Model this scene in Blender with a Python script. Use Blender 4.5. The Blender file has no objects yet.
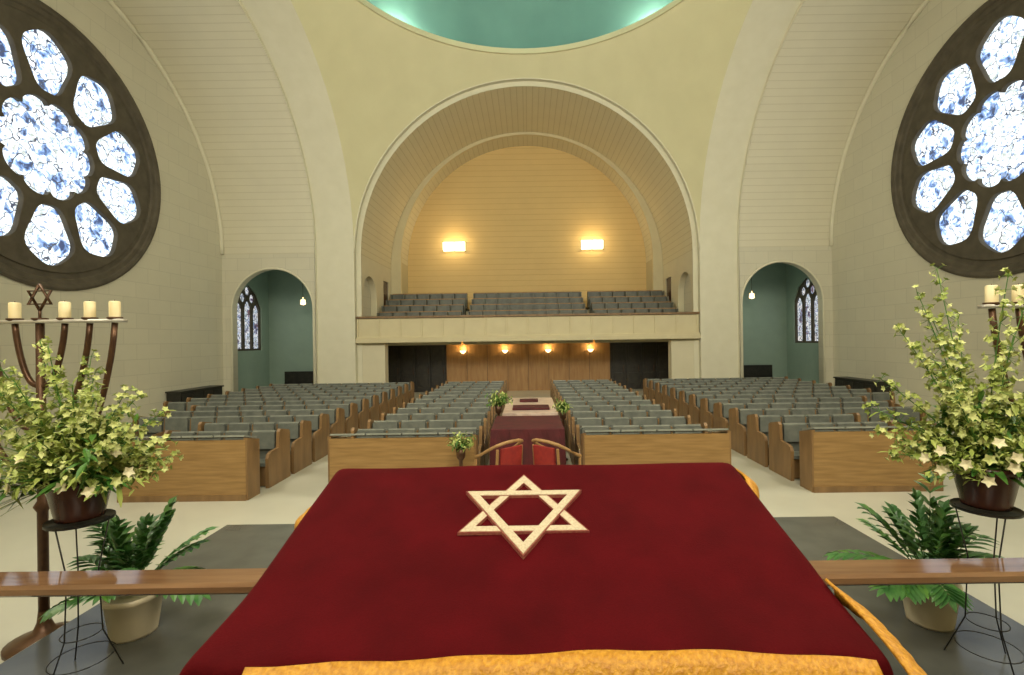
import bpy, math, random
from mathutils import Vector, Matrix
random.seed(7)
scene=bpy.context.scene
try:
    scene.view_settings.view_transform='Standard'
    scene.view_settings.look='None'
except Exception: pass
COL=scene.collection
def link(o,parent=None):
    COL.objects.link(o)
    if parent: o.parent=parent
    return o
# ------------------------------------------------ materials
def newmat(name,rough=0.6,metal=0.0,base=(.8,.8,.8),spec=None):
    m=bpy.data.materials.new(name); m.use_nodes=True
    nt=m.node_tree; b=nt.nodes['Principled BSDF']
    b.inputs['Base Color'].default_value=(*base,1); b.inputs['Roughness'].default_value=rough
    b.inputs['Metallic'].default_value=metal
    if spec is not None: b.inputs['Specular IOR Level'].default_value=spec
    return m,nt,b
def N(nt,t,**kw):
    n=nt.nodes.new(t)
    for k,v in kw.items(): setattr(n,k,v)
    return n
def L(nt,a,b): nt.links.new(a,b)
def math_(nt,op,a,b=None,c=None):
    n=N(nt,'ShaderNodeMath',operation=op)
    for i,v in enumerate((a,b,c)):
        if v is None: continue
        if isinstance(v,(int,float)): n.inputs[i].default_value=v
        else: L(nt,v,n.inputs[i])
    return n.outputs[0]
def mixc(nt,fac,a,b,mode='MIX'):
    n=N(nt,'ShaderNodeMix',data_type='RGBA',blend_type=mode)
    if isinstance(fac,(int,float)): n.inputs[0].default_value=fac
    else: L(nt,fac,n.inputs[0])
    for i,v in ((6,a),(7,b)):
        if isinstance(v,tuple): n.inputs[i].default_value=(*v,1)
        else: L(nt,v,n.inputs[i])
    return n.outputs[2]
def pos(nt): return N(nt,'ShaderNodeNewGeometry').outputs['Position']
def noise(nt,vec,scale,detail=3):
    n=N(nt,'ShaderNodeTexNoise'); n.inputs['Scale'].default_value=scale; n.inputs['Detail'].default_value=detail
    L(nt,vec,n.inputs['Vector']); return n.outputs['Fac']
def ramp(nt,fac,stops):
    r=N(nt,'ShaderNodeValToRGB'); L(nt,fac,r.inputs[0])
    e=r.color_ramp.elements
    while len(e)<len(stops): e.new(0.5)
    for i,(p,c) in enumerate(stops): e[i].position=p; e[i].color=(*c,1)
    return r.outputs[0]
def bump(nt,b,h,strength=.3,dist=.02):
    n=N(nt,'ShaderNodeBump'); n.inputs['Strength'].default_value=strength; n.inputs['Distance'].default_value=dist
    L(nt,h,n.inputs['Height']); L(nt,n.outputs[0],b.inputs['Normal'])
def noisy(name,c1,c2,scale=4,rough=.6,metal=0,bs=.15,bd=.01,detail=4,spec=None):
    m,nt,b=newmat(name,rough,metal,c1,spec)
    f=noise(nt,pos(nt),scale,detail)
    L(nt,ramp(nt,f,[(.3,c1),(.7,c2)]),b.inputs['Base Color'])
    if bs: bump(nt,b,f,bs,bd)
    return m
def stripes(name,c,dark,mode,spacing,width=.12,rough=.7,c2=None):
    m,nt,b=newmat(name,rough,0,c)
    if mode=='uv':
        s=N(nt,'ShaderNodeSeparateXYZ'); L(nt,N(nt,'ShaderNodeTexCoord').outputs['UV'],s.inputs[0]); v=s.outputs[1]
    else:
        s=N(nt,'ShaderNodeSeparateXYZ'); L(nt,pos(nt),s.inputs[0]); v=s.outputs[2]
    fr=math_(nt,'FRACT',math_(nt,'DIVIDE',v,spacing))
    line=math_(nt,'LESS_THAN',fr,width)
    nz=noise(nt,pos(nt),1.2)
    base=mixc(nt,nz,c,c2 or tuple(x*.9 for x in c))
    L(nt,mixc(nt,line,base,dark),b.inputs['Base Color'])
    bump(nt,b,math_(nt,'SUBTRACT',1.0,line),.4,.02)
    return m
def stonewall(name,c,axis,bw=1.1,bh=.55,mort=.012):
    m,nt,b=newmat(name,.8,0,c)
    s=N(nt,'ShaderNodeSeparateXYZ'); L(nt,pos(nt),s.inputs[0])
    cb=N(nt,'ShaderNodeCombineXYZ'); L(nt,s.outputs[0 if axis=='x' else 1],cb.inputs[0]); L(nt,s.outputs[2],cb.inputs[1])
    br=N(nt,'ShaderNodeTexBrick'); L(nt,cb.outputs[0],br.inputs['Vector'])
    br.inputs['Scale'].default_value=1; br.inputs['Brick Width'].default_value=bw; br.inputs['Row Height'].default_value=bh
    br.inputs['Mortar Size'].default_value=mort; br.inputs['Mortar Smooth'].default_value=.3
    br.inputs['Color1'].default_value=(*c,1); br.inputs['Color2'].default_value=(*[x*.95 for x in c],1)
    br.inputs['Mortar'].default_value=(*[x*.82 for x in c],1)
    nz=noise(nt,pos(nt),2.5)
    L(nt,mixc(nt,math_(nt,'MULTIPLY',nz,.25),br.outputs[0],tuple(x*.75 for x in c)),b.inputs['Base Color'])
    bump(nt,b,br.outputs['Fac'],-.2,.01)
    return m
def wood(name,c1,c2,scale=(1,1,8),rough=.4,rep=3):
    m,nt,b=newmat(name,rough,0,c1)
    mp=N(nt,'ShaderNodeMapping'); L(nt,pos(nt),mp.inputs[0]); mp.inputs['Scale'].default_value=scale
    f=noise(nt,mp.outputs[0],rep,5)
    L(nt,ramp(nt,f,[(.3,c1),(.7,c2)]),b.inputs['Base Color'])
    bump(nt,b,f,.08,.005)
    return m
CREAM=(.65,.60,.43)
M_wall=noisy('plaster_cream',CREAM,tuple(x*.94 for x in CREAM),1.5,.8,bs=.05)
M_pend=noisy('plaster_pendentive',(.68,.64,.41),(.64,.60,.38),1.0,.8,bs=.02)
M_stoneX=stonewall('stone_side_wall',(.62,.59,.46),'y')
M_stoneY=stonewall('stone_cross_wall',(.62,.59,.46),'x')
M_vault=stripes('vault_lining',(.68,.64,.49),(.56,.52,.38),'uv',.30,.10)
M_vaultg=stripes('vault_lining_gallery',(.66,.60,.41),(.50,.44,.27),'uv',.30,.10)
M_gwall=stripes('gallery_wall_lining',(.68,.49,.21),(.53,.36,.13),'z',.33,.07)
M_trim=noisy('trim_plaster',(.69,.66,.51),(.65,.62,.47),2,.7,bs=.02)
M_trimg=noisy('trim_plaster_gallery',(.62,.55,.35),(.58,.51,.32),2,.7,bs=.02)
M_dome=noisy('dome_teal',(.16,.34,.30),(.12,.27,.24),.35,.7,bs=.03)
M_floor=noisy('floor_stone_beige',(.54,.53,.44),(.47,.46,.38),.8,.35,bs=.03)
M_dais=noisy('dais_dark_carpet',(.075,.077,.070),(.10,.103,.092),3,.20,bs=.04)
M_frame=noisy('rose_tracery_stone',(.065,.054,.036),(.10,.085,.058),3,.8,bs=.2)
M_wood=wood('pew_oak',(.22,.125,.042),(.33,.20,.075),(.6,.6,7),.4)
M_woodd=wood('pew_oak_end',(.15,.085,.034),(.24,.14,.058),(2,2,.5),.4)
M_woodp=wood('panel_wood_warm',(.28,.15,.052),(.38,.22,.085),(3,3,.4),.5)
M_rail=wood('rail_polished_wood',(.15,.075,.035),(.25,.135,.065),(.5,6,6),.08)
M_dark=noisy('dark_stained_wood',(.012,.012,.010),(.03,.027,.02),5,.4)
M_grey=noisy('pew_grey_green',(.10,.11,.095),(.15,.16,.135),6,.5,bs=.1)
M_greyl=noisy('pew_desk_pale',(.19,.205,.175),(.26,.27,.235),6,.22,bs=.04)
M_gold=noisy('gold_fringe',(.66,.33,.03),(.42,.17,.008),60,.5,bs=.8,bd=.01)
M_star=noisy('star_embroidery',(.62,.55,.40),(.48,.38,.26),90,.55,bs=.5,bd=.004)
M_staredge=noisy('star_edge',(.20,.03,.03),(.28,.10,.06),60,.6)
M_candle=noisy('candle_wax',(.85,.74,.46),(.80,.66,.38),8,.5,bs=.02)
M_bronze=noisy('bronze_dark',(.07,.035,.02),(.12,.06,.03),12,.4,.6)
M_leaf=noisy('leaf_yellow_green',(.22,.30,.05),(.40,.45,.12),7,.5,bs=.05)
M_leafd=noisy('leaf_deep_green',(.04,.14,.02),(.11,.24,.04),9,.4,bs=.05)
M_leaff=noisy('fern_green',(.03,.12,.03),(.09,.22,.055),9,.4,bs=.05)
M_flower=noisy('flower_cream',(.62,.64,.28),(.48,.54,.17),20,.6,bs=.03)
M_petal=noisy('lily_pale',(.72,.68,.45),(.64,.56,.36),20,.6,bs=.03)
M_potw=noisy('pot_cream_ceramic',(.60,.52,.36),(.54,.47,.32),5,.3)
M_potd=noisy('pot_dark_brown',(.04,.014,.010),(.07,.025,.016),6,.25)
M_wire=noisy('wire_black',(.02,.02,.018),(.04,.04,.035),6,.4,.5)
M_silver=noisy('table_cloth_pale',(.60,.48,.40),(.44,.31,.25),5,.4)
M_tray=noisy('menorah_drip_tray',(.55,.52,.46),(.45,.42,.36),9,.3,.3)
M_room=noisy('side_room_plaster',(.30,.40,.33),(.27,.36,.30),1.5,.8,bs=.03)
M_redseat=noisy('red_upholstery',(.30,.02,.012),(.22,.012,.01),12,.8)
M_vel,nt,b=newmat('red_velvet',.9,0,(.12,.005,.012),.1)
f=noise(nt,pos(nt),4,6); f2=noise(nt,pos(nt),140,2)
c=ramp(nt,f,[(.3,(.062,.0012,.003)),(.7,(.095,.002,.005))])
L(nt,mixc(nt,math_(nt,'MULTIPLY',f2,.5),c,(.036,.0008,.0015)),b.inputs['Base Color'])
b.inputs['Sheen Weight'].default_value=.08; b.inputs['Sheen Roughness'].default_value=.4
b.inputs['Sheen Tint'].default_value=(.9,.10,.10,1)
bump(nt,b,f2,.5,.003)
def emis(name,c,s):
    m,nt,b=newmat(name,.5,0,c); b.inputs['Emission Color'].default_value=(*c,1); b.inputs['Emission Strength'].default_value=s
    return m
M_lamp=emis('lamp_warm_glass',(1,.86,.55),6)
M_lamp2=emis('sconce_glass',(1,.75,.35),4)
M_lamps=emis('small_lamp_glass',(1,.66,.32),3.5)
def glass(name,strength,blue=(.10,.22,.55),scale=2.6,lead=.03,white=(.86,.94,.98)):
    m,nt,b=newmat(name,.3,0,(.05,.05,.05))
    p=pos(nt)
    v=N(nt,'ShaderNodeTexVoronoi',feature='DISTANCE_TO_EDGE'); v.inputs['Scale'].default_value=scale
    nz=N(nt,'ShaderNodeTexNoise'); nz.inputs['Scale'].default_value=2.2; L(nt,p,nz.inputs['Vector'])
    warped=N(nt,'ShaderNodeVectorMath',operation='ADD'); L(nt,p,warped.inputs[0]); 
    sc=N(nt,'ShaderNodeVectorMath',operation='SCALE'); L(nt,nz.outputs['Color'],sc.inputs[0]); sc.inputs['Scale'].default_value=.6
    L(nt,sc.outputs[0],warped.inputs[1])
    L(nt,warped.outputs[0],v.inputs['Vector'])
    ld=math_(nt,'LESS_THAN',v.outputs['Distance'],lead)
    f=noise(nt,warped.outputs[0],2.4,8)
    col=ramp(nt,f,[(.34,(.03,.05,.12)),(.39,blue),(.43,(.42,.58,.82)),(.47,white),(.58,(.62,.74,.84)),(.61,(.30,.34,.30)),(.64,white)])
    f3=noise(nt,p,7,4)
    col=mixc(nt,math_(nt,'GREATER_THAN',f3,.60),col,(.20,.28,.42))
    col=mixc(nt,ld,col,(.05,.06,.09))
    L(nt,col,b.inputs['Emission Color']); b.inputs['Emission Strength'].default_value=strength  # daylight from outside is put into the panes as emission
    return m
M_glass=glass('rose_stained_glass',1.8,(.14,.25,.50),1.9,.02,(.90,.94,.94))
M_glass2=glass('lancet_stained_glass',.9,(.3,.12,.1),5,.05,(.9,.85,.8))

# ------------------------------------------------ mesh builder
class MB:
    def __init__(s): s.v=[];s.f=[];s.m=[];s.uv=None
    def add(s,vs,fs,mi=0):
        o=len(s.v); s.v+= [tuple(p) for p in vs]
        for f in fs: s.f.append(tuple(i+o for i in f)); s.m.append(mi)
    def box(s,c,d,mi=0,M=None):
        x,y,z=[k/2 for k in d]
        vs=[Vector((sx*x,sy*y,sz*z)) for sx in(-1,1) for sy in(-1,1) for sz in(-1,1)]
        if M: vs=[M@p for p in vs]
        vs=[p+Vector(c) for p in vs]
        s.add(vs,[(0,1,3,2),(4,6,7,5),(0,4,5,1),(2,3,7,6),(0,2,6,4),(1,5,7,3)],mi)
    def prism(s,poly,a0,a1,axis='x',mi=0):
        def P(u,v,a):
            return {'x':(a,u,v),'y':(u,a,v),'z':(u,v,a)}[axis]
        n=len(poly)
        vs=[P(u,v,a0) for u,v in poly]+[P(u,v,a1) for u,v in poly]
        fs=[tuple(range(n)),tuple(range(2*n-1,n-1,-1))]+[(i,(i+1)%n,n+(i+1)%n,n+i) for i in range(n)]
        s.add(vs,fs,mi)
    def tube(s,pts,rad,n=8,mi=0,cap=True):
        pts=[Vector(p) for p in pts]; k=len(pts)
        if isinstance(rad,(int,float)): rad=[rad]*k
        vs=[];fs=[]
        for i,p in enumerate(pts):
            t=(pts[min(i+1,k-1)]-pts[max(i-1,0)])
            if t.length<1e-9: t=Vector((0,0,1))
            t.normalize()
            a=t.cross(Vector((0,1,0)) if abs(t.y)<.9 else Vector((1,0,0))).normalized(); bb=t.cross(a)
            for j in range(n):
                an=2*math.pi*j/n
                vs.append(p+(a*math.cos(an)+bb*math.sin(an))*rad[i])
        for i in range(k-1):
            for j in range(n):
                fs.append((i*n+j,i*n+(j+1)%n,(i+1)*n+(j+1)%n,(i+1)*n+j))
        if cap: fs+= [tuple(range(n-1,-1,-1)),tuple(range((k-1)*n,k*n))]
        s.add(vs,fs,mi)
    def lathe(s,prof,c=(0,0,0),n=24,mi=0):
        vs=[];fs=[];k=len(prof)
        for r,z in prof:
            for j in range(n):
                a=2*math.pi*j/n; vs.append((c[0]+r*math.cos(a),c[1]+r*math.sin(a),c[2]+z))
        for i in range(k-1):
            for j in range(n): fs.append((i*n+j,i*n+(j+1)%n,(i+1)*n+(j+1)%n,(i+1)*n+j))
        s.add(vs,fs,mi)
    def leaf(s,p,d,Ln,w,droop=.3,mi=0,seg=4,up=Vector((0,0,1))):
        p=Vector(p); d=Vector(d).normalized()
        side=d.cross(up)
        if side.length<.05: side=d.cross(Vector((1,0,0)))
        side.normalize(); nrm=side.cross(d)
        vs=[];fs=[]
        for i in range(seg+1):
            t=i/seg; q=p+d*(Ln*t)+Vector((0,0,-droop*Ln*t*t))
            ww=w*math.sin(math.pi*min(1,(t*.9+.08)))**.8*.5
            vs+=[q-side*ww+nrm*ww*.3,q,q+side*ww+nrm*ww*.3]
        for i in range(seg):
            a=i*3; fs+=[(a,a+1,a+4,a+3),(a+1,a+2,a+5,a+4)]
        s.add(vs,fs,mi)
    def obj(s,name,mats,parent=None,smooth=False,bevel=0,loc=None,coll=True):
        me=bpy.data.meshes.new(name); me.from_pydata(s.v,[],s.f); 
        for m in mats: me.materials.append(m)
        for i,p in enumerate(me.polygons): p.material_index=s.m[i]; p.use_smooth=smooth
        if s.uv:
            ul=me.uv_layers.new(name='UVMap')
            for lp in me.loops: ul.data[lp.index].uv=s.uv[lp.vertex_index]
        me.update()
        o=bpy.data.objects.new(name,me)
        if bevel:
            md=o.modifiers.new('bv','BEVEL'); md.width=bevel; md.segments=2; md.limit_method='ANGLE'
        if loc: o.location=loc
        return link(o,parent)
def empty(name,loc=(0,0,0)):
    e=bpy.data.objects.new(name,None); e.location=loc; link(e); return e
PX=Matrix(((0,0,1,0),(1,0,0,0),(0,1,0,0),(0,0,0,1)))
PY=Matrix(((1,0,0,0),(0,0,-1,0),(0,1,0,0),(0,0,0,1)))
def plate(name,outer,holes,thick,M,mat,parent=None,bev=0):
    cu=bpy.data.curves.new(name+'_c','CURVE'); cu.dimensions='2D'; cu.fill_mode='BOTH'; cu.extrude=thick/2; cu.bevel_depth=bev; cu.bevel_resolution=1
    for poly in [outer]+holes:
        sp=cu.splines.new('POLY'); sp.points.add(len(poly)-1)
        for i,(u,v) in enumerate(poly): sp.points[i].co=(u,v,0,1)
        sp.use_cyclic_u=True
    t=bpy.data.objects.new('tmp',cu); COL.objects.link(t)
    dg=bpy.context.evaluated_depsgraph_get(); dg.update()
    me=bpy.data.meshes.new_from_object(t.evaluated_get(dg)); bpy.data.objects.remove(t)
    me.transform(M); me.materials.clear(); me.materials.append(mat)
    for p in me.polygons: p.material_index=0
    me.name=name
    o=bpy.data.objects.new(name,me); return link(o,parent)
def arc(cx,cz,r,a0,a1,n): return [(cx+r*math.cos(a0+(a1-a0)*i/n),cz+r*math.sin(a0+(a1-a0)*i/n)) for i in range(n+1)]
def T(x,y,z): return Matrix.Translation((x,y,z))

# ------------------------------------------------ dimensions
HC=2.7; Y1=22.0; A=7.92; YC=Y1-A; ZS=6.79; W=13.9; BX=9.66
YN=YC-A
RS=A*math.sqrt(2); RR=7.2; ZR=ZS+math.sqrt(RS*RS-RR*RR)
walls={n:empty(n) for n in('wall_left','wall_right','wall_back','wall_front')}
ceil=empty('ceiling')
fl=MB(); fl.box((0,12,-.1),(32,36,.2)); fl.obj('floor',[M_floor])
d=MB(); d.box((0,1.2,.15),(8.1,10.4,.3)); d.obj('dais_platform',[M_dais],bevel=.02)

def barrel(name,axis,c,r,a0,a1,zs,mat,full=True,parent=ceil,n=48):
    b=MB(); b.uv=[]
    vs=[];fs=[]
    for k,a in enumerate((a0,a1)):
        for i in range(n+1):
            t=math.pi*i/n; q=c+r*math.cos(t); z=zs+r*math.sin(t)
            vs.append((a,q,z) if axis=='x' else (q,a,z)); b.uv.append((a,r*min(t,math.pi-t)))
    for i in range(n): fs.append((i,i+1,n+2+i,n+1+i))
    b.add(vs,fs); return b.obj(name,[mat],parent,smooth=True)
def ringplate(name,cx,zs,r0,r1,M,mat,zb=0,parent=ceil,th=.04):
    outer=arc(cx,zs,r1,0,math.pi,48)+[(cx-r1,zb)]+[(cx-r0,zb)]+arc(cx,zs,r0,math.pi,0,48)+[(cx+r0,zb),(cx+r1,zb)]
    return plate(name,outer,[],th,M,mat,parent)
# side arms
for sgn,wn in((-1,'wall_left'),(1,'wall_right')):
    P=walls[wn]
    barrel('vault_band_side','x',YC,A,sgn*A,sgn*BX,ZS,M_trim)
    rb=A-.12
    barrel('vault_side','x',YC,rb,sgn*BX,sgn*W,ZS,M_vault)
    ringplate('vault_step_side',YC,ZS,rb,A,T(sgn*BX,0,0)@PX,M_trim)
    mb=MB(); r=rb-.06
    mb.tube([(sgn*(W-.05),YC+r*math.cos(t),ZS+r*math.sin(t)) for t in [math.pi*i/48 for i in range(49)]],.09,8)
    mb.obj('trim_vault_edge',[M_trim],ceil,smooth=True)
    for yy in(YC+rb,YC-rb):
        s2=1 if yy>YC else -1
        bnd=MB(); bnd.box((sgn*(A+BX)/2,yy+s2*(.12+.15),ZS/2),(BX-A,.3,ZS)); bnd.obj('pier',[M_trim],P)
        x0,x1=sorted((sgn*BX,sgn*W))
        if s2>0:
            cxd=sgn*11.62; r=1.86; zsp=4.26
            outer=[(x0,0.0),(cxd-r,0.0)]+arc(cxd,zsp,r,math.pi,0,24)+[(cxd+r,0),(x1,0),(x1,ZS),(x0,ZS)]
            plate('arm_wall',outer,[],.4,T(0,yy+.2,0)@PY,M_stoneY,P)
            tr=MB(); pts=[(cxd+r,yy-.01,0)]+[(u,yy-.01,v) for u,v in arc(cxd,zsp,r,0,math.pi,24)]+[(cxd-r,yy-.01,0)]
            tr.tube(pts,.045,6); tr.obj('trim_doorway',[M_trim],P,smooth=True)
        else:
            q=MB(); q.box(((x0+x1)/2,yy-.2,ZS/2),(x1-x0,.4,ZS)); q.obj('arm_wall_near',[M_stoneY],P)
    RW=4.12; ZW=8.5; YW=YC
    outer=[(YC-A,0),(YC+A,0)]+arc(YC,ZS,A,0,math.pi,48)
    plate('end_wall',outer,[arc(YW,ZW,RW,0,2*math.pi,72)[:-1]],.4,T(sgn*(W+.2),0,0)@PX,M_stoneX,P)
    rose=empty('window_1' if sgn<0 else 'window_2')
    def petal(ang):
        out=[]
        for i in range(40):
            t=2*math.pi*i/40
            rad=1+.045*math.cos(5*t)
            rr=2.50+.90*rad*math.cos(t); tt=(.70+.19*math.cos(t))*rad*math.sin(t)
            out.append((YW+rr*math.cos(ang)-tt*math.sin(ang),ZW+rr*math.sin(ang)+tt*math.cos(ang)))
        return out
    med=[]
    for i in range(120):
        t=2*math.pi*i/120; rr=1.28+.18*abs(math.cos(5*t))**.5
        med.append((YW+rr*math.cos(t),ZW+rr*math.sin(t)))
    holes=[med]+[petal(math.radians(18+36*k)) for k in range(10)]
    plate('tracery',arc(YW,ZW,3.60,0,2*math.pi,72)[:-1],holes,.14,T(sgn*(W+.12),0,0)@PX,M_frame,rose,bev=.012)
    fr=MB(); 
    prof=[(RW+.03,-.04),(RW-.05,-.07),(RW-.14,-.05),(RW-.18,.0),(RW-.30,.02),(RW-.34,.07),(3.58,.09),(3.56,.2),(RW+.03,.25)]
    n=72; vs=[];fs=[]
    for r_,dx in prof:
        for j in range(n):
            a=2*math.pi*j/n; vs.append((sgn*(W+dx),YW+r_*math.cos(a),ZW+r_*math.sin(a)))
    for i in range(len(prof)-1):
        for j in range(n): fs.append((i*n+j,i*n+(j+1)%n,(i+1)*n+(j+1)%n,(i+1)*n+j))
    fr.add(vs,fs); fr.obj('frame_ring',[M_frame],rose)
    g=MB(); g.add([(sgn*(W+.24),YW+3.65*math.cos(2*math.pi*j/64),ZW+3.65*math.sin(2*math.pi*j/64)) for j in range(64)],[tuple(range(64))]); g.obj('stained_glass',[M_glass],rose)
    rx0,rx1=9.2,14.35; y0,y1_=Y1+.3,26.6
    rm=MB()
    rm.box((sgn*(rx0+rx1)/2,y1_+.1,3.4),(rx1-rx0,.2,6.8))
    rm.box((sgn*(rx0-.05),(y0+y1_)/2,3.4),(.1,y1_-y0,6.8))
    rm.box((sgn*(rx0+rx1)/2,(y0+y1_)/2,6.85),(rx1-rx0+.2,y1_-y0+.2,.1))
    rm.obj('side_room_walls',[M_room],P)
    yw=24.75
    def lancet(c,w,zb,zt): 
        return [(c-w,zb),(c+w,zb),(c+w,zt-.35),(c+w*.5,zt-.1),(c,zt),(c-w*.5,zt-.1),(c-w,zt-.35)]
    outer=[(y0-.1,0),(y1_+.1,0),(y1_+.1,6.8),(y0-.1,6.8)]
    holew=[(yw-1.15,2.35),(yw+1.15,2.35),(yw+1.15,4.6),(yw+.7,5.3),(yw,5.75),(yw-.7,5.3),(yw-1.15,4.6)]
    plate('side_room_outer_wall',outer,[holew],.3,T(sgn*(rx1+.15),0,0)@PX,M_room,P)
    win=empty('window_3' if sgn<0 else 'window_4')
    hs=[lancet(yw-.76,.30,2.45,4.8),lancet(yw,.30,2.45,4.95),lancet(yw+.76,.30,2.45,4.8)]
    hs+=[[(yw+q+.24*math.cos(2*math.pi*j/10),zq+.24*math.sin(2*math.pi*j/10)) for j in range(10)] for q,zq in((-.4,5.05),(.4,5.05),(0,5.42))]
    plate('tracery',holew,hs,.1,T(sgn*(rx1+.12),0,0)@PX,M_frame,win)
    g=MB(); g.add([(sgn*(rx1+.2),u,v) for u,v in holew],[tuple(range(len(holew)))]); g.obj('stained_glass',[M_glass2],win)
    lp=MB(); lx=sgn*11.5; lp.lathe([(.02,.40),(.02,.3),(.11,.27),(.13,.05),(.02,0)],(lx,24.6,4.65),12,0); lp.tube([(lx,24.6,6.8),(lx,24.6,4.95)],.012,6,1)
    lp.obj('pendant_lamp',[M_lamps,M_wire],None,smooth=True)
    bn=MB(); bx=sgn*11.6
    bn.box((bx,26.2,.45),(3.6,.5,.08),0); bn.box((bx,26.4,.8),(3.6,.06,.7),0)
    for q in(-1.7,0,1.7): bn.box((bx+q,26.2,.22),(.08,.45,.44),0)
    bn.obj('dark_bench',[M_dark],None)
    cb=MB(); yc_=19.6
    cb.box((sgn*(W-.32),yc_,.45),(.55,2.5,.82)); cb.box((sgn*(W-.34),yc_,.89),(.62,2.6,.06)); cb.box((sgn*(W-.3),yc_,.03),(.45,2.4,.06))
    for q in range(4): cb.box((sgn*(W-.61),yc_-.93+q*.62,.45),(.03,.54,.68))
    cb.obj('low_wall_cabinet',[M_dark],None,bevel=.01)

# pendentives (true spherical) + dome
pm=MB(); vs=[];fs=[]; ring=[]
ns=32
for side in range(4):
    for i in range(ns):
        ph=-math.pi/2+math.pi*i/ns; u=A*math.sin(ph); ring.append((side,u))
nr=14
for (side,u) in ring:
    ca,sa=[(1,0),(0,1),(-1,0),(0,-1)][side]
    bx=ca*A-sa*u; by=sa*A+ca*u; rb_=math.hypot(bx,by); dx,dy=bx/rb_,by/rb_
    p0=math.acos(min(1,rb_/RS)); p1=math.acos(RR/RS)
    for k in range(nr+1):
        ph=p0+(p1-p0)*k/nr
        vs.append((dx*RS*math.cos(ph),YC+dy*RS*math.cos(ph),ZS+RS*math.sin(ph)))
m=len(ring)
for i in range(m):
    for k in range(nr):
        a=i*(nr+1)+k; b2=((i+1)%m)*(nr+1)+k
        fs.append((a,b2,b2+1,a+1))
pm.add(vs,fs); pm.obj('pendentives',[M_pend],ceil,smooth=True)
dm=MB(); dm.lathe([(RR+.02,ZR-.01),(RR-.08,ZR-.015),(RR-.08,ZR+.06),(RR,ZR+.10),(RR,ZR+.26),(8.3,ZR+.28)],(0,YC,0),96,0); dm.obj('trim_dome_ring',[M_pend],ceil)
dm=MB(); dm.lathe([(8.3*math.cos(t),ZR+.28+6.8*math.sin(t)) for t in [math.pi/2*i/20*.999 for i in range(21)]],(0,YC,0),96,0); dm.obj('dome',[M_dome],ceil,smooth=True)

# back arm
P=walls['wall_back']
BB=.3
barrel('vault_band_back','y',0,A,Y1,Y1+BB,ZS,M_trim)
R2=7.70; YB=27.2; R3=7.15; ZS3=7.2; YE=28.8
barrel('vault_back','y',0,R2,Y1+BB,YB,ZS,M_vaultg)
ringplate('vault_step_back',0,ZS,R2,A,T(0,Y1+BB,0)@PY,M_trim)
mb=MB(); mb.tube([( (A+.0)*math.cos(t),Y1+.02,ZS+(A+.0)*math.sin(t)) for t in [math.pi*i/48 for i in range(49)]],.035,8); mb.obj('trim_arch_back',[M_trim],ceil,smooth=True)
outer=[(-R2-.05,0)]+[(R2+.05,0)]+arc(0,ZS,R2+.05,0,math.pi,48)
inner=[(-R3,2.9),(R3,2.9)]+arc(0,ZS3,R3,0,math.pi,48)
plate('gallery_inner_arch',outer,[inner],.2,T(0,YB+.1,0)@PY,M_trimg,P)
barrel('vault_gallery_inner','y',0,R3,YB+.2,YE,ZS3,M_vaultg)
w=MB()
for sx in(-1,1): w.box((sx*(R3+.1),(YB+.2+YE)/2,ZS3/2),(.2,YE-YB-.2,ZS3))
w.obj('inner_side_walls',[M_vaultg],P)
plate('gallery_end_wall',[(-R3-.1,2.5),(R3+.1,2.5)]+arc(0,ZS3,R3+.05,0,math.pi,48),[],.2,T(0,YE+.1,0)@PY,M_gwall,P)
for sx in(-1,1):
    rn=1.02
    outer=[(Y1+BB,0),(YB,0),(YB,ZS),(Y1+BB,ZS)]
    nyc=23.5
    hole=[(nyc-rn,3.6),(nyc+rn,3.6)]+arc(nyc,4.9,rn,0,math.pi,16)
    dh=[(25.7,4.2),(26.7,4.2),(26.7,6.0),(25.7,6.0)]
    plate('arm_side_wall',outer,[hole,dh],.3,T(sx*(R2+.15),0,0)@PX,M_wall,P)
    q=MB(); q.box((sx*(A+.15),Y1+.04+BB/2,ZS/2),(.3,BB-.02,ZS)); q.obj('arm_band_pier',[M_trim],P)
    q=MB(); q.box((sx*(R2+.36),nyc,4.7),(.1,2.4,2.8)); q.obj('niche_back',[M_stoneX],P)
    q=MB(); q.box((sx*(R2+.10),26.2,5.1),(.08,.98,1.78)); q.box((sx*(R2+.05),26.2,5.1),(.03,.7,1.5)); q.obj('door_1' if sx<0 else 'door_2',[M_potd],None)
    q=MB(); q.box((sx*(6.65+A)/2,Y1+.55,1.34),(A-6.65,.5,2.68)); q.obj('gallery_pier',[M_wall],P)
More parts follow.
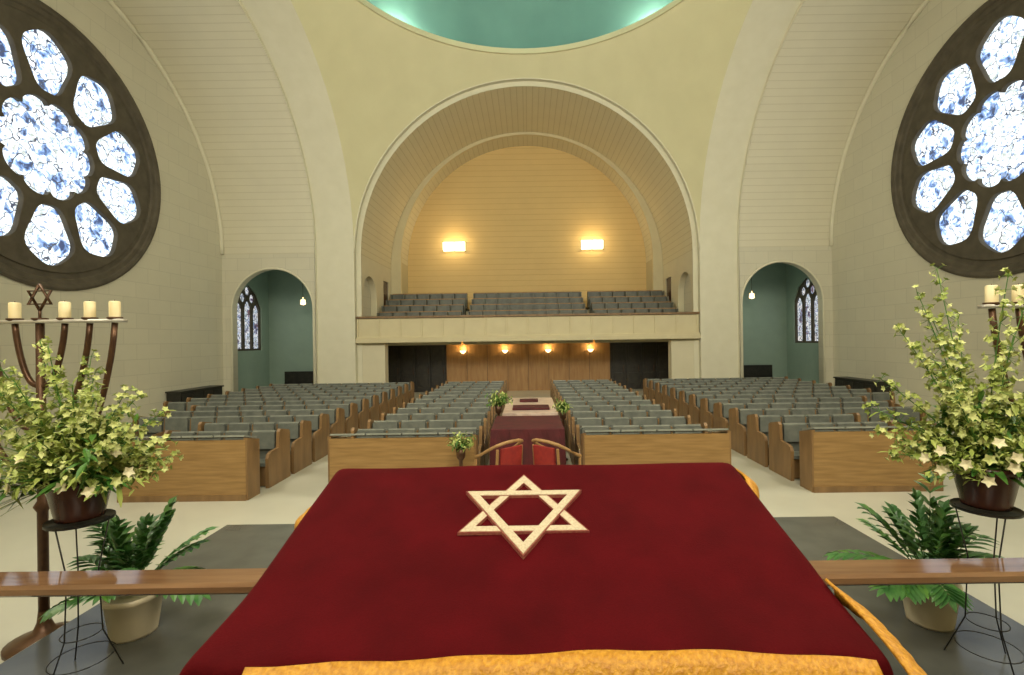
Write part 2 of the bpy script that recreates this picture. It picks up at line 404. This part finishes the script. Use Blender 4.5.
# gallery
gal=empty('gallery_balcony')
g=MB()
g.box((0,(Y1+.35+YE)/2,2.78),(2*R2-.02,YE-Y1-.35,.24),0)
g.obj('slab',[M_wall],gal)
g=MB(); gw=2*A-.04
g.box((0,Y1+.22,3.33),(gw,.14,.9),0)
g.box((0,Y1+.14,2.76),(gw,.34,.2),0); g.box((0,Y1+.17,2.90),(gw,.24,.08),0)
g.box((0,Y1+.2,3.84),(gw,.30,.10),1)
k=16
for i in range(k+1): g.box((-A+.08+i*(2*A-.16)/k,Y1+.14,3.36),(.07,.06,.84),0)
g.obj('parapet',[M_trimg,M_woodd],gal,bevel=.01)
for (xa,xb) in((-7.5,-3.35),(-2.95,2.95),(3.35,7.5)):
    for i in range(5):
        yy=22.95+.8*i; zb=2.9+.38*i
        s=MB(); 
        xm=(xa+xb)/2; wd=xb-xa
        s.box((xm,yy+.4,zb-.05+.0),(wd+.3,.8,.1+.0),2)
        s.box((xm,yy+.02,zb-.19),(wd+.3,.04,.38),2)
        s.box((xm,yy+.35,zb+.42),(wd,.42,.06),0); s.box((xm,yy+.58,zb+.65),(wd,.05,.5),0); s.box((xm,yy+.60,zb+.93),(wd,.14,.04),1)
        nseat=int(wd/.6)
        for j in range(nseat+1): s.box((xa+wd*j/nseat,yy+.38,zb+.45),(.04,.44,.86),0)
        s.obj('gallery_bench',[M_grey,M_woodp,M_wall],gal)
for x in(-4.33,3.9):
    e=empty('wall_lamp',(x,YE-.02,8.35))
    m_=MB(); m_.box((0,-.04,0),(1.3,.06,.5),1)
    for q in(-.34,.34): 
        m_.prism([(-.08,-.27),(-.24,-.22),(-.28,.22),(-.08,.27)],q-.30,q+.30,'x',0)
    m_.obj('lamp_body',[M_lamp,M_trim],e)
YU=25.6
P=walls['wall_back']
q=MB(); q.box((0,YU+.1,1.33),(8.7,.2,2.66)); 
for i in range(9): q.box((-4.35+i*8.7/8,YU-.01,1.33),(.03,.03,2.6),1)
q.obj('wood_panelling',[M_woodp,M_woodd],P)
for j,sx in enumerate((-1,1)):
    q=MB(); cxd=sx*6.0
    q.box((cxd,YU+.1,1.33),(3.3,.12,2.66),0)
    for t in range(4):
        q.box((cxd-1.22+t*.81,YU+.02,1.3),(.74,.06,2.5),0); q.box((cxd-1.22+t*.81,YU-.02,1.75),(.5,.04,1.2),0); q.box((cxd-1.22+t*.81,YU-.02,.6),(.5,.04,.6),0)
        q.tube([(cxd-.95+t*.81,YU-.06,.95),(cxd-.95+t*.81,YU-.06,1.3)],.015,6,1)
    q.obj('door_%d'%(3+j),[M_dark,M_bronze],None,bevel=.01)
for x in(-3.45,-1.22,1.06,3.3):
    q=MB(); 
    q.lathe([(.03,-.10),(.12,-.03),(.17,.06),(.15,.06),(.02,-.03)],(x,YU-.20,2.12),16,0); q.tube([(x,YU-.02,1.95),(x,YU-.18,1.95),(x,YU-.20,2.02)],.02,6,1)
    q.obj('wall_sconce',[M_lamp2,M_bronze],None,smooth=True)
    l=bpy.data.lights.new('sconce_light','POINT'); l.energy=15; l.color=(1,.68,.3); l.shadow_soft_size=.05
    o=bpy.data.objects.new('sconce_light',l); o.location=(x,YU-.22,2.28); link(o)
# front arm (behind camera)
P=walls['wall_front']
barrel('vault_front','y',0,A,YN,-5,ZS,M_vault)
q=MB(); q.box((0,-5.1,8),(2*A+.6,.2,16)); q.obj('apse_wall',[M_wall],P)
q=MB()
for sx in(-1,1): q.box((sx*(A+.15),(YN-5)/2,ZS/2),(.3,YN+5,ZS))
q.obj('apse_side_walls',[M_wall],P)

# ------------------------------------------------ pews
def pew_mesh(w_):
    b=MB()
    b.box((0,.03,.62),(w_-.08,.045,.62),0)
    b.prism([(-.46,.40),(-.46,.46),(.0,.44),(.0,.38)],-w_/2+.04,w_/2-.04,'x',0)
    b.box((0,-.40,.2),(w_-.08,.03,.36),1)
    b.box((0,.07,.45),(w_-.08,.03,.86),1)
    n=max(1,round(w_/.62)); s=(w_-.08)/n
    for i in range(n):
        x0=-w_/2+.04+i*s
        b.prism([(-.03,.97),(.30,.91),(.305,.935),(-.025,1.0)],x0+.045,x0+s-.045,'x',2)
        b.prism([(-.07,.64),(-.02,.64),(-.01,.965),(-.06,.965)],x0+.045,x0+s-.045,'x',0)
        if i: b.prism([(-.42,.46),(-.36,.64),(-.03,.66),(-.0,.95),(.05,.95),(.05,.46)],x0-.015,x0+.015,'x',1)
    b.box((0,.17,.84),(w_-.08,.22,.02),1)
    for sx in(-1,1):
        a=sx*(w_/2); p=[(-.50,0),(-.50,.55),(-.46,.63),(-.38,.66),(-.12,.68),(-.09,.98),(-.04,1.03),(.28,.96),(.32,.91),(.32,0)]
        b.prism(p,a-.03,a+.03,'x',1)
    return b
def mk(name,builder,mats):
    me=bpy.data.meshes.new(name); me.from_pydata(builder.v,[],builder.f)
    for m_ in mats: me.materials.append(m_)
    for i,p in enumerate(me.polygons): p.material_index=builder.m[i]
    me.update(); return me
cache={}
def pew(x0,x1,y):
    w_=round(x1-x0,2)
    if w_ not in cache: cache[w_]=mk('pew',pew_mesh(w_),[M_grey,M_woodd,M_greyl])
    o=bpy.data.objects.new('pew',cache[w_]); o.location=((x0+x1)/2,y,0.0); link(o)
def frontdesk(x0,x1,y):
    b=MB(); w_=x1-x0
    b.box((0,0,.52),(w_,.05,1.04),0)
    b.box((0,-.01,.05),(w_+.02,.07,.1),1)
    n=max(2,round(w_/.62)); s=w_/n
    for i in range(n): b.prism([(-.03,1.10),(.36,1.0),(.365,1.03),(-.025,1.13)],-w_/2+i*s+.015,-w_/2+(i+1)*s-.015,'x',2)
    for sx in(-1,1): b.prism([(-.02,0),(-.02,1.08),(.36,.99),(.36,0)],sx*w_/2-.03,sx*w_/2+.03,'x',1)
    b.box((0,.2,.95),(w_,.3,.02),1)
    o=b.obj('pew_front_desk',[M_wood,M_woodd,M_greyl],None,loc=((x0+x1)/2,y,0))
yf=8.3
NR=12; SP=.97
for (x0,x1) in((-3.45,-.95),(.95,3.45)):
    frontdesk(x0,x1,yf)
    for i in range(NR): pew(x0,x1,yf+1.15+i*SP)
for sgn in(-1,1):
    a,b_=4.9,7.1
    frontdesk(*sorted((sgn*a,sgn*b_)),yf)
    for i in range(NR):
        bb=b_ if i<2 else (9.3 if i<5 else 10.8)
        pew(*sorted((sgn*a,sgn*bb)),yf+1.15+i*SP)

# ------------------------------------------------ near table with velvet cover
tb=empty('velvet_covered_table')
X0=1.2; cx=.03
prof=[(2.99,1.60),(2.99,1.80),(2.985,1.90),(2.96,1.935),(2.9,1.925)]
for i in range(1,9): 
    y=2.9-(2.9-2.15)*i/8; prof.append((y,1.70+(y-2.1)*.276))
prof+=[(2.08,1.692),(2.0,1.662),(1.9,1.638),(1.82,1.62),(1.74,1.603),(1.68,1.588),(1.66,1.56),(1.65,1.45),(1.645,1.2),(1.64,1.0)]
nx=44
c=MB(); vs=[];fs=[]
xs=[(-1,.62),(-1,.45),(-1,.25),(-1,.08),(-1,.02)]+[(-1+2*i/nx,0) for i in range(nx+1)]+[(1,.02),(1,.08),(1,.25),(1,.45),(1,.62)]
for j,(py,pz) in enumerate(prof):
    for i,(u,dr) in enumerate(xs):
        x=u*(X0-.015 if dr==0 else X0); z=pz; y=py
        if dr==0:
            z+= .004*math.sin(x*5+y*3)+.003*math.sin(y*11+x*2)
            if pz<1.59: y+=.015*math.sin(x*14)
        else:
            x+=math.copysign(.02+dr*(.10+.10*math.sin(y*7.0+(1.0 if u>0 else 3.2))) ,u); z=max(pz-dr,.9) if pz>1.5 else max(pz-dr*.3,.85)
        if u<0 and py<2.1: x-=.045*min(1,(2.1-py)/.4)*(-u)**3
        vs.append((x+cx,y,z))
nX=len(xs)
for j in range(len(prof)-1):
    for i in range(nX-1):
        a=j*nX+i; fs.append((a,a+1,a+nX+1,a+nX))
c.add(vs,fs); co=c.obj('velvet_cover',[M_vel],tb,smooth=True)
sm=co.modifiers.new('s','SUBSURF'); sm.levels=1; sm.render_levels=2
def fringe(pts,outd,dep,name,wide=.05,rip=.012):
    b=MB(); n=len(pts); vs=[];fs=[]
    for i,(p,o_) in enumerate(zip(pts,outd)):
        p=Vector(p); o_=Vector(o_)
        for k in range(6):
            t=k/5; off=o_*(.015+wide*math.sin(min(1,t*1.3)*math.pi/2)+rip*math.sin(i*1.1)*t)+Vector((0,0,-dep*t*t*.6-dep*t*.4))
            if k==0: off=Vector((0,0,.012))
            vs.append(p+off)
    for i in range(n-1):
        for k in range(5): a=i*6+k; fs.append((a,a+6,a+7,a+1))
    b.add(vs,fs)
    o=b.obj(name,[M_gold],tb,smooth=True); m_=o.modifiers.new('s','SOLIDIFY'); m_.thickness=.012
    return o
n=90
fringe([(cx-1.02+2.17*i/n,1.668-.006*math.sin(i*.35)-.016*math.sin(math.pi*i/n*2.2+.3),1.592-.028*abs(2*i/n-1.0)**3) for i in range(n+1)],[(0,-1,0)]*(n+1),.16,'gold_fringe_front')
def zt(y): 
    return 1.70+(y-2.1)*(.276 if y>2.1 else .25)
fringe([(cx+X0-.005+.028*math.sin((y-1.45)/.57*math.pi),y,zt(y)-.012) for y in [1.56+.45*i/40 for i in range(41)]],[(1-.5*max(0,(i-28)/12),0,0) for i in range(41)],.07,'gold_fringe_side',.068,.004)
fringe([(cx+X0-.03+.06*math.sin((y-2.7)/.28*math.pi),y,zt(y)-.04) for y in [2.7+.28*i/16 for i in range(17)]],[(1,0,0)]*17,.10,'gold_fringe_side_far')
fringe([(cx-X0+.03-.045*math.sin((y-2.45)/.25*math.pi),y,zt(y)-.04) for y in [2.45+.25*i/16 for i in range(17)]],[(-1,0,0)]*17,.08,'gold_fringe_side_left')
b=MB(); b.prism([(1.72,.9),(1.72,1.54),(2.1,1.63),(2.93,1.86),(2.93,.9)],cx-1.14,cx+1.14,'x',0)
b.box((cx,2.32,.62),(2.1,1.1,.62),0); b.box((cx,2.32,.36),(2.2,1.2,.12),0)
b.obj('table_body',[M_woodd],tb)
# star of David
st=MB(); sc=Vector((-.035,2.485,0)); R=.355
def surf(x,y): return (x,y,1.70+(y-2.1)*.276+.012)
def tri(rot,lift,mi,wd,extra):
    P3=[Vector((math.cos(rot+2*math.pi*k/3),math.sin(rot+2*math.pi*k/3)))*(R+extra) for k in range(3)]
    f=1-2*wd/(R+extra)
    Q=[p*f for p in P3]
    vs=[]
    for dz in(0,-.012):
        for p in P3+Q:
            x=sc.x+p.x; y=sc.y+p.y*.90; x_,y_,z_=surf(x,y); vs.append((x_,y_,z_+(lift if dz==0 else dz)))
    fs=[]
    for k in range(3):
        l=(k+1)%3; fs+=[(k,l,3+l,3+k),(k,6+k,6+l,l),(3+k,3+l,9+l,9+k)]
    st.add(vs,fs,mi)
tri(math.pi/2,.002,1,.050,.014); tri(-math.pi/2,.005,1,.050,.014)
tri(math.pi/2,.0035,0,.040,0); tri(-math.pi/2,.009,0,.040,0)
st.obj('star_of_david',[M_star,M_staredge],tb)

# ------------------------------------------------ rail
r=MB(); 
r.prism([(3.07,1.10),(3.05,1.12),(3.05,1.155),(3.07,1.175),(3.26,1.175),(3.28,1.155),(3.28,1.12),(3.26,1.10)],-3.95,3.95,'x',0)
for x in(-3.85,-1.4,1.4,3.85): r.box((x,3.17,.70),(.09,.09,.80),0); r.box((x,3.17,.32),(.16,.16,.04),0)
r.obj('wooden_altar_rail',[M_rail],None)

# ------------------------------------------------ plants
def pot(mb,c,r0,r1,h,mi):
    mb.lathe([(0.001,0),(r0,0),(r0*1.02,.02),(r1,h-.05),(r1*1.06,h-.04),(r1*1.06,h),(r1*.93,h),(r1*.9,h-.05),(0.001,h-.05)],c,28,mi)
def fern(x,y,seed):
    rnd=random.Random(seed)
    e=empty('potted_fern',(x,y,.3)); p=MB(); pot(p,(0,0,0.001),.16,.20,.34,0); p.obj('pot',[M_potw],e,smooth=True)
    f_=MB()
    for k in range(26):
        a=rnd.uniform(0,2*math.pi); el=rnd.uniform(.45,1.4); Ln=rnd.uniform(.6,1.0)
        if math.sin(a)<0 : Ln*=.8
        d0=Vector((math.cos(a)*math.cos(el),math.sin(a)*math.cos(el)*.6,math.sin(el)))
        pts=[]
        for i in range(9):
            t=i/8; pts.append(Vector((0,0,.31))+d0*Ln*t+Vector((0,0,-.40*Ln*t*t*math.cos(el))))
        f_.tube(pts,[.006*(1-.7*i/8) for i in range(9)],4,1,False)
        for i in range(3,9):
            tan=(pts[i]-pts[i-1]).normalized(); sd=tan.cross(Vector((0,0,1)))
            if sd.length<.1: sd=Vector((1,0,0))
            sd.normalize()
            lw=.17*math.sin(math.pi*(i/9.8))+.04
            for s_ in(-1,1):
                f_.leaf(pts[i],(sd*s_*.8+tan*.9),lw,.065,.25,1 if rnd.random()<.7 else 0,3)
        f_.leaf(pts[8],tan,.13,.055,.2,1,3)
    f_.obj('fronds',[M_leafd,M_leaff],e)
fern(-3.33,4.02,2); fern(3.33,4.02,5)
def bouquet(x,y,seed,sprays,bush,sgn):
    rnd=random.Random(seed)
    e=empty('flower_arrangement',(x,y,.3))
    p=MB(); pot(p,(0,0,1.15),.14,.19,.30,0)
    p.lathe([(.2,1.14),(.2,1.12),(.001,1.12)],(0,0,0),20,1)
    for k in range(3):
        a=2*math.pi*k/3+.4; p.tube([(.17*math.cos(a),.17*math.sin(a),1.13),(.10*math.cos(a),.10*math.sin(a),.75),(.12*math.cos(a),.12*math.sin(a),.3),(.24*math.cos(a),.24*math.sin(a),0.005)],.005,6,1)
    for zz,rr in((.3,.12),(.12,.19)):
        p.tube([(rr*math.cos(t),rr*math.sin(t),zz) for t in [2*math.pi*i/20 for i in range(21)]],.004,5,1)
    p.obj('pot_on_wire_stand',[M_potd,M_wire],e,smooth=True)
    f_=MB(); base=Vector((0,0,1.42))
    def rd(): return Vector((rnd.gauss(0,1),rnd.gauss(0,1),rnd.gauss(0,1))).normalized()
    def floret(c_,out,s,mi):
        out=out.normalized(); s1=out.cross(Vector((.2,.1,1))).normalized(); s2=out.cross(s1)
        for q in range(5):
            t=2*math.pi*q/5+.3; f_.leaf(c_,out*.45+s1*math.cos(t)+s2*math.sin(t),s,s*.75,.05,mi,2,up=out)
    for k in range(bush):
        a=rnd.uniform(0,2*math.pi); el=math.radians(rnd.uniform(2,85))
        d0=Vector((math.cos(a)*math.cos(el),math.sin(a)*math.cos(el)*.7,math.sin(el))).normalized()
        Ln=rnd.uniform(.28,.54)
        pts=[base+d0*Ln*(i/7)+Vector((0,0,-.12*Ln*(i/7)**2)) for i in range(8)]
        f_.tube(pts,.0035,4,1,False)
        kind=rnd.random()
        for i in range(3,8):
            for q in range(6 if kind<.7 else 3):
                pp=pts[i]+rd()*.045; dd=(rd()+d0*.5)
                if kind<.5: f_.leaf(pp,dd,rnd.uniform(.045,.08),.030,.2,0 if rnd.random()<.85 else 2,2)
                elif kind<.7: f_.leaf(pp,dd,rnd.uniform(.03,.05),.034,.1,2 if rnd.random()<.6 else 0,2)
                else: f_.leaf(pp,dd,rnd.uniform(.09,.15),.04,.3,1 if rnd.random()<.6 else 0,3)
    for (dx,dz,reach,bend) in sprays:
        d0=Vector((dx,rnd.uniform(-.35,.25),dz)).normalized(); n=13
        side=Vector((bend,0,-abs(bend)*.6))
        pts=[base+d0*reach*(i/(n-1))+side*(i/(n-1))**2*.35*reach for i in range(n)]
        f_.tube(pts,[.006*(1-.6*i/n) for i in range(n)],5,1,False)
        for i in range(4,n):
            sc_=1.0-.55*(i/n)
            for q in range(6 if i<n-2 else 4):
                o_=rd(); c_=pts[i]+o_*(.065*sc_+.012)
                f_.tube([pts[i],c_],.002,3,1,False)
                floret(c_,o_+d0*.4,.034*sc_+.010,2 if rnd.random()<.6 else 0)
            if rnd.random()<.6: f_.leaf(pts[i],rd()+d0,.11*sc_+.03,.03,.2,0,3)
    for k in range(60):
        a=math.pi/2+sgn*(1.0+rnd.uniform(-.6,.9)); 
        d0=Vector((math.cos(a),-.45+rnd.uniform(-.2,.2),math.sin(a)*.6+rnd.uniform(-.2,.4)))
        f_.leaf(base+Vector((0,-.05,0)),d0,rnd.uniform(.45,.68),.024,.24,0 if rnd.random()<.65 else 1,6)
    for k in range(20):
        a=rnd.uniform(0,2*math.pi); d0=Vector((math.cos(a),math.sin(a)*.8,rnd.uniform(.05,.4)))
        f_.leaf(base,d0,rnd.uniform(.28,.42),.06,.35,1,5)
    for k in range(18):
        a=rnd.uniform(-math.pi,0); el=rnd.uniform(.0,.5); rr=rnd.uniform(.34,.54)
        c_=base+Vector((math.cos(a)*math.cos(el)*rr*1.1,math.sin(a)*math.cos(el)*rr*.85,math.sin(el)*rr*1.1))
        floret(c_,c_-base,.045,3 if rnd.random()<.8 else 2)
    f_.obj('blooms_and_leaves',[M_leaf,M_leafd,M_flower,M_petal],e)
SL=[(-.95,.95,1.15,-.2),(-.7,1.1,1.2,-.15),(-.5,1.2,1.22,-.1),(-.4,1,1.15,-.1),(-.3,1,1.05,.1),(-.1,1,.95,.15),(.1,1,.85,.3),(.3,1,.80,.4),(.5,.9,.78,.4),(.7,.7,.76,.3),(.9,.5,.70,.3),(1,.3,.62,.2),(-.6,.7,1.0,-.3),(-.9,.6,.95,-.3),(-1,.35,.85,-.2),(.55,.5,.70,.3),(.1,.8,.75,.1),(-.2,.8,.8,0),(.95,.12,.56,.1),(-.8,.9,.9,0),(-.4,.8,.9,.1),(.25,.7,.7,.1)]
bouquet(-3.3,3.52,11,SL,125,1)
SR=[(-.12,1,1.55,.10),(-.02,1,1.45,.15),(-.26,1,1.38,-.1),(.15,1,1.40,.25),(-.38,1,1.2,-.2),(.3,1,1.3,.2),(-.5,.9,1.0,-.25),(-.65,.8,.92,-.3),(-.8,.6,.82,-.3),(-.95,.4,.75,-.2),(.5,.9,1.1,.3),(.7,.7,.9,.3),(-.3,.9,1.0,-.1),(.0,.9,1.0,.1),(-1,.2,.66,-.1),(-.15,1,1.25,-.25),(.9,.4,.8,.2),(-.08,1,1.2,.3),(-.45,.9,.8,0)]
bouquet(3.32,3.5,23,SR,105,-1)

# ------------------------------------------------ menorahs
def menorah(x,y):
    e=empty('menorah',(x,y,0)); b=MB(); zt_=2.93; s=.228
    b.lathe([(.001,0),(.27,0),(.27,.04),(.2,.07),(.08,.12),(.05,.2),(.04,.3)],(0,0,0.002),24,0)
    b.tube([(0,0,.28),(0,0,1.2),(0,0,1.25),(0,0,1.3),(0,0,zt_)],[.04,.04,.065,.038,.032],12,0)
    for k in(1,2,3):
        for sx in(-1,1):
            X=s*k; pts=[]
            for i in range(17):
                t=i/16*math.pi/2
                pts.append((sx*X*math.sin(t)**.9*(1-.12*math.sin(2*t)),0,zt_-.02-(.42*k+.15)*math.cos(t)**.9))
            b.tube(pts,.024,8,0)
    for k in range(-3,4):
        b.lathe([(.001,-.03),(.03,-.03),(.06,.0),(.06,.012),(.001,.012)],(s*k,0,zt_+.02),14,0)
        if k==0: continue
        b.lathe([(.043,0),(.043,.135),(.035,.145),(.001,.14)],(s*k,0,zt_+.032),16,1)
        b.tube([(s*k,0,zt_+.17),(s*k,0,zt_+.19)],.004,4,0)
    b.box((0,-.0,zt_),(s*6+.16,.09,.03),2)
    b.tube([(0,0,zt_),(0,0,zt_+.12)],.012,6,0)
    for rot in(math.pi/2,-math.pi/2):
        pp=[(.12*math.cos(rot+2*math.pi*k/3),-.0,zt_+.22+.12*math.sin(rot+2*math.pi*k/3)) for k in range(4)]
        b.tube(pp,.013,6,0)
    b.obj('menorah_body',[M_bronze,M_candle,M_tray],e,smooth=True)
menorah(-4.45,4.38); menorah(4.60,4.05)

# ------------------------------------------------ aisle tables, chairs, flowers
def ctable(name,x,y0,y1,w_,h,mats):
    e=empty(name); b=MB()
    n=12; hw=w_/2; loop=[]
    for i in range(n): loop.append((-hw+w_*i/n,y0))
    for i in range(n): loop.append((hw,y0+(y1-y0)*i/n))
    for i in range(n): loop.append((hw-w_*i/n,y1))
    for i in range(n): loop.append((-hw,y1-(y1-y0)*i/n))
    cy=(y0+y1)/2; vs=[]
    for k,(z,g_) in enumerate(((h,.97),(h-.015,1.0),(h-.3,1.02),(h-.7,1.04))):
        for i,(px,py) in enumerate(loop):
            ff=g_+(.02*math.sin(i*1.9) if k>1 else 0); vs.append((x+px*ff,cy+(py-cy)*ff,z))
    m_=len(loop); fs=[tuple(range(m_))]
    for k in range(3):
        for i in range(m_): fs.append((k*m_+i,k*m_+(i+1)%m_,(k+1)*m_+(i+1)%m_,(k+1)*m_+i))
    b.add(vs,fs,0); b.obj('cloth',mats,e)
    q=MB()
    for sx in(-1,1):
        for yy in(y0+.1,y1-.1): q.box((x+sx*(hw-.1),yy,(h-.06)/2),(.08,.08,h-.06))
    q.box((x,cy,h-.05),(w_-.08,y1-y0-.08,.05)); q.obj('legs',[M_woodd],e)
    return e
M_vel2=noisy('dark_red_cloth',(.045,.004,.005),(.08,.006,.009),6,.8)
e=ctable('lectern_table',-.03,8.75,10.3,1.35,1.08,[M_vel2])
e2=ctable('reading_table',.03,11.2,14.2,1.3,1.0,[M_silver])
q=MB(); q.box((.05,11.9,1.03),(.9,.6,.05)); q.box((.0,13.3,1.03),(.5,.4,.05)); q.obj('red_book_covers',[M_vel2],e2,bevel=.01)
def armchair(x,y,rot):
    e=empty('wooden_armchair',(x,y,0)); e.rotation_euler=(0,0,rot); b=MB()
    for sx in(-1,1):
        b.tube([(sx*.27,-.25,.0),(sx*.27,-.25,.42),(sx*.28,-.24,.80)],.022,8,0)
        b.tube([(sx*.25,.25,0),(sx*.25,.24,.45),(sx*.25,.28,1.02)],.024,8,0)
    b.tube([(-.28,-.26,.82),(-.31,-.1,.88),(-.32,.1,.98),(-.26,.28,1.08),(-.13,.35,1.12),(0,.37,1.13),(.13,.35,1.12),(.26,.28,1.08),(.32,.1,.98),(.31,-.1,.88),(.28,-.26,.82)],.028,8,0)
    b.box((0,0,.40),(.54,.52,.06),0); b.box((0,-.01,.46),(.5,.48,.07),1); b.box((0,.30,.80),(.42,.05,.46),1,Matrix.Rotation(-.08,4,'X'))
    b.obj('frame_and_upholstery',[M_woodp,M_redseat],e,smooth=False,bevel=.008)
armchair(-.50,7.75,math.pi+.75); armchair(.44,7.75,math.pi-.75)
def smallflowers(x,y,z0,seed,sc_):
    rnd=random.Random(seed); e=empty('small_flower_vase',(x,y,0)); b=MB()
    b.lathe([(.001,0),(.10,0),(.10,.03),(.03,.05),(.03,z0-.2),(.07,z0-.15),(.08,z0),(.07,z0),(.001,z0-.02)],(0,0,.002),16,0)
    b.obj('vase_on_stand',[M_bronze],e,smooth=True); f_=MB()
    for k in range(80):
        d0=Vector((rnd.gauss(0,.8),rnd.gauss(0,.8),abs(rnd.gauss(0,1))+.1)).normalized(); Ln=rnd.uniform(.10,.34)*sc_
        p_=Vector((0,0,z0))+d0*Ln; f_.tube([(0,0,z0-.02),p_],.004,4,1,False)
        for q in range(5): f_.leaf(p_+d0*rnd.uniform(-.1,.05),(rnd.gauss(0,1),rnd.gauss(0,1),rnd.gauss(0,1)+.3),.08,.035,.2,rnd.choice([0,0,1,1,2]),2)
    f_.obj('sprigs',[M_leaf,M_leafd,M_flower],e)
smallflowers(-1.12,7.82,.95,1,.75); smallflowers(-.68,10.75,1.25,2,1); smallflowers(.76,10.75,1.1,3,.8)

# ------------------------------------------------ lights
def area(name,loc,target,size,energy,color):
    l=bpy.data.lights.new(name,'AREA'); l.size=size; l.energy=energy; l.color=color
    o=bpy.data.objects.new(name,l); o.location=loc; o.rotation_euler=(Vector(target)-Vector(loc)).to_track_quat('-Z','Y').to_euler(); link(o)
def point(name,loc,energy,color,r=.15):
    l=bpy.data.lights.new(name,'POINT'); l.energy=energy; l.color=color; l.shadow_soft_size=r
    o=bpy.data.objects.new(name,l); o.location=loc; link(o)
WARM=(1,.93,.75)
area('apse_fill_light',(0,-3.5,10.5),(0,20,7.5),5,1420,WARM)  # added fill behind the camera, stands for no actual fixture
for sx in(-1,1):
    area('arm_fill_light',(sx*11.2,6.7,8.5),(sx*-1,22,12),3,560,WARM)  # added out-of-view fill that evens out the side arms
    area('arm_fill_light',(sx*7.0,5.0,9.0),(-sx*14,17,5.5),2.5,660,(1,.94,.78))  # added out-of-view cross fill to brighten the opposite end wall
for deg,en in((50,150),(130,150),(0,90),(180,90),(-50,70),(-130,70)):
    a=math.radians(deg); point('dome_cove_lamp',(7.85*math.cos(a),YC+7.85*math.sin(a),ZR+.36),en,(1,1,.86),.08)
for x in(-4.33,3.9): point('gallery_lamp_light',(x,YE-.9,8.6),60,(1,.72,.36),.08)
for sx in(-1,1):
    point('side_room_lamp_light',(sx*11.5,24.3,4.2),28,(.92,1,.85),.1)
# world
w_=bpy.data.worlds.new('sky'); scene.world=w_; w_.use_nodes=True
nt=w_.node_tree; bg=nt.nodes['Background']; sky=nt.nodes.new('ShaderNodeTexSky')
try: sky.sky_type='NISHITA'; sky.sun_disc=False; sky.sun_elevation=.6
except Exception: pass
nt.links.new(sky.outputs[0],bg.inputs[0]); bg.inputs[1].default_value=.1
# ------------------------------------------------ camera
cam=bpy.data.cameras.new('camera'); cam.sensor_width=36; cam.lens=480/1024*36
cam.shift_x=-16/1024; cam.shift_y=2.5/1024; cam.clip_start=.05; cam.clip_end=200
co=bpy.data.objects.new('camera',cam); link(co)
co.matrix_world=Matrix.Translation((0,0,HC))@Matrix.Rotation(math.pi/2,4,'X')@Matrix.Rotation(math.radians(-.8),4,'Z')
scene.camera=co
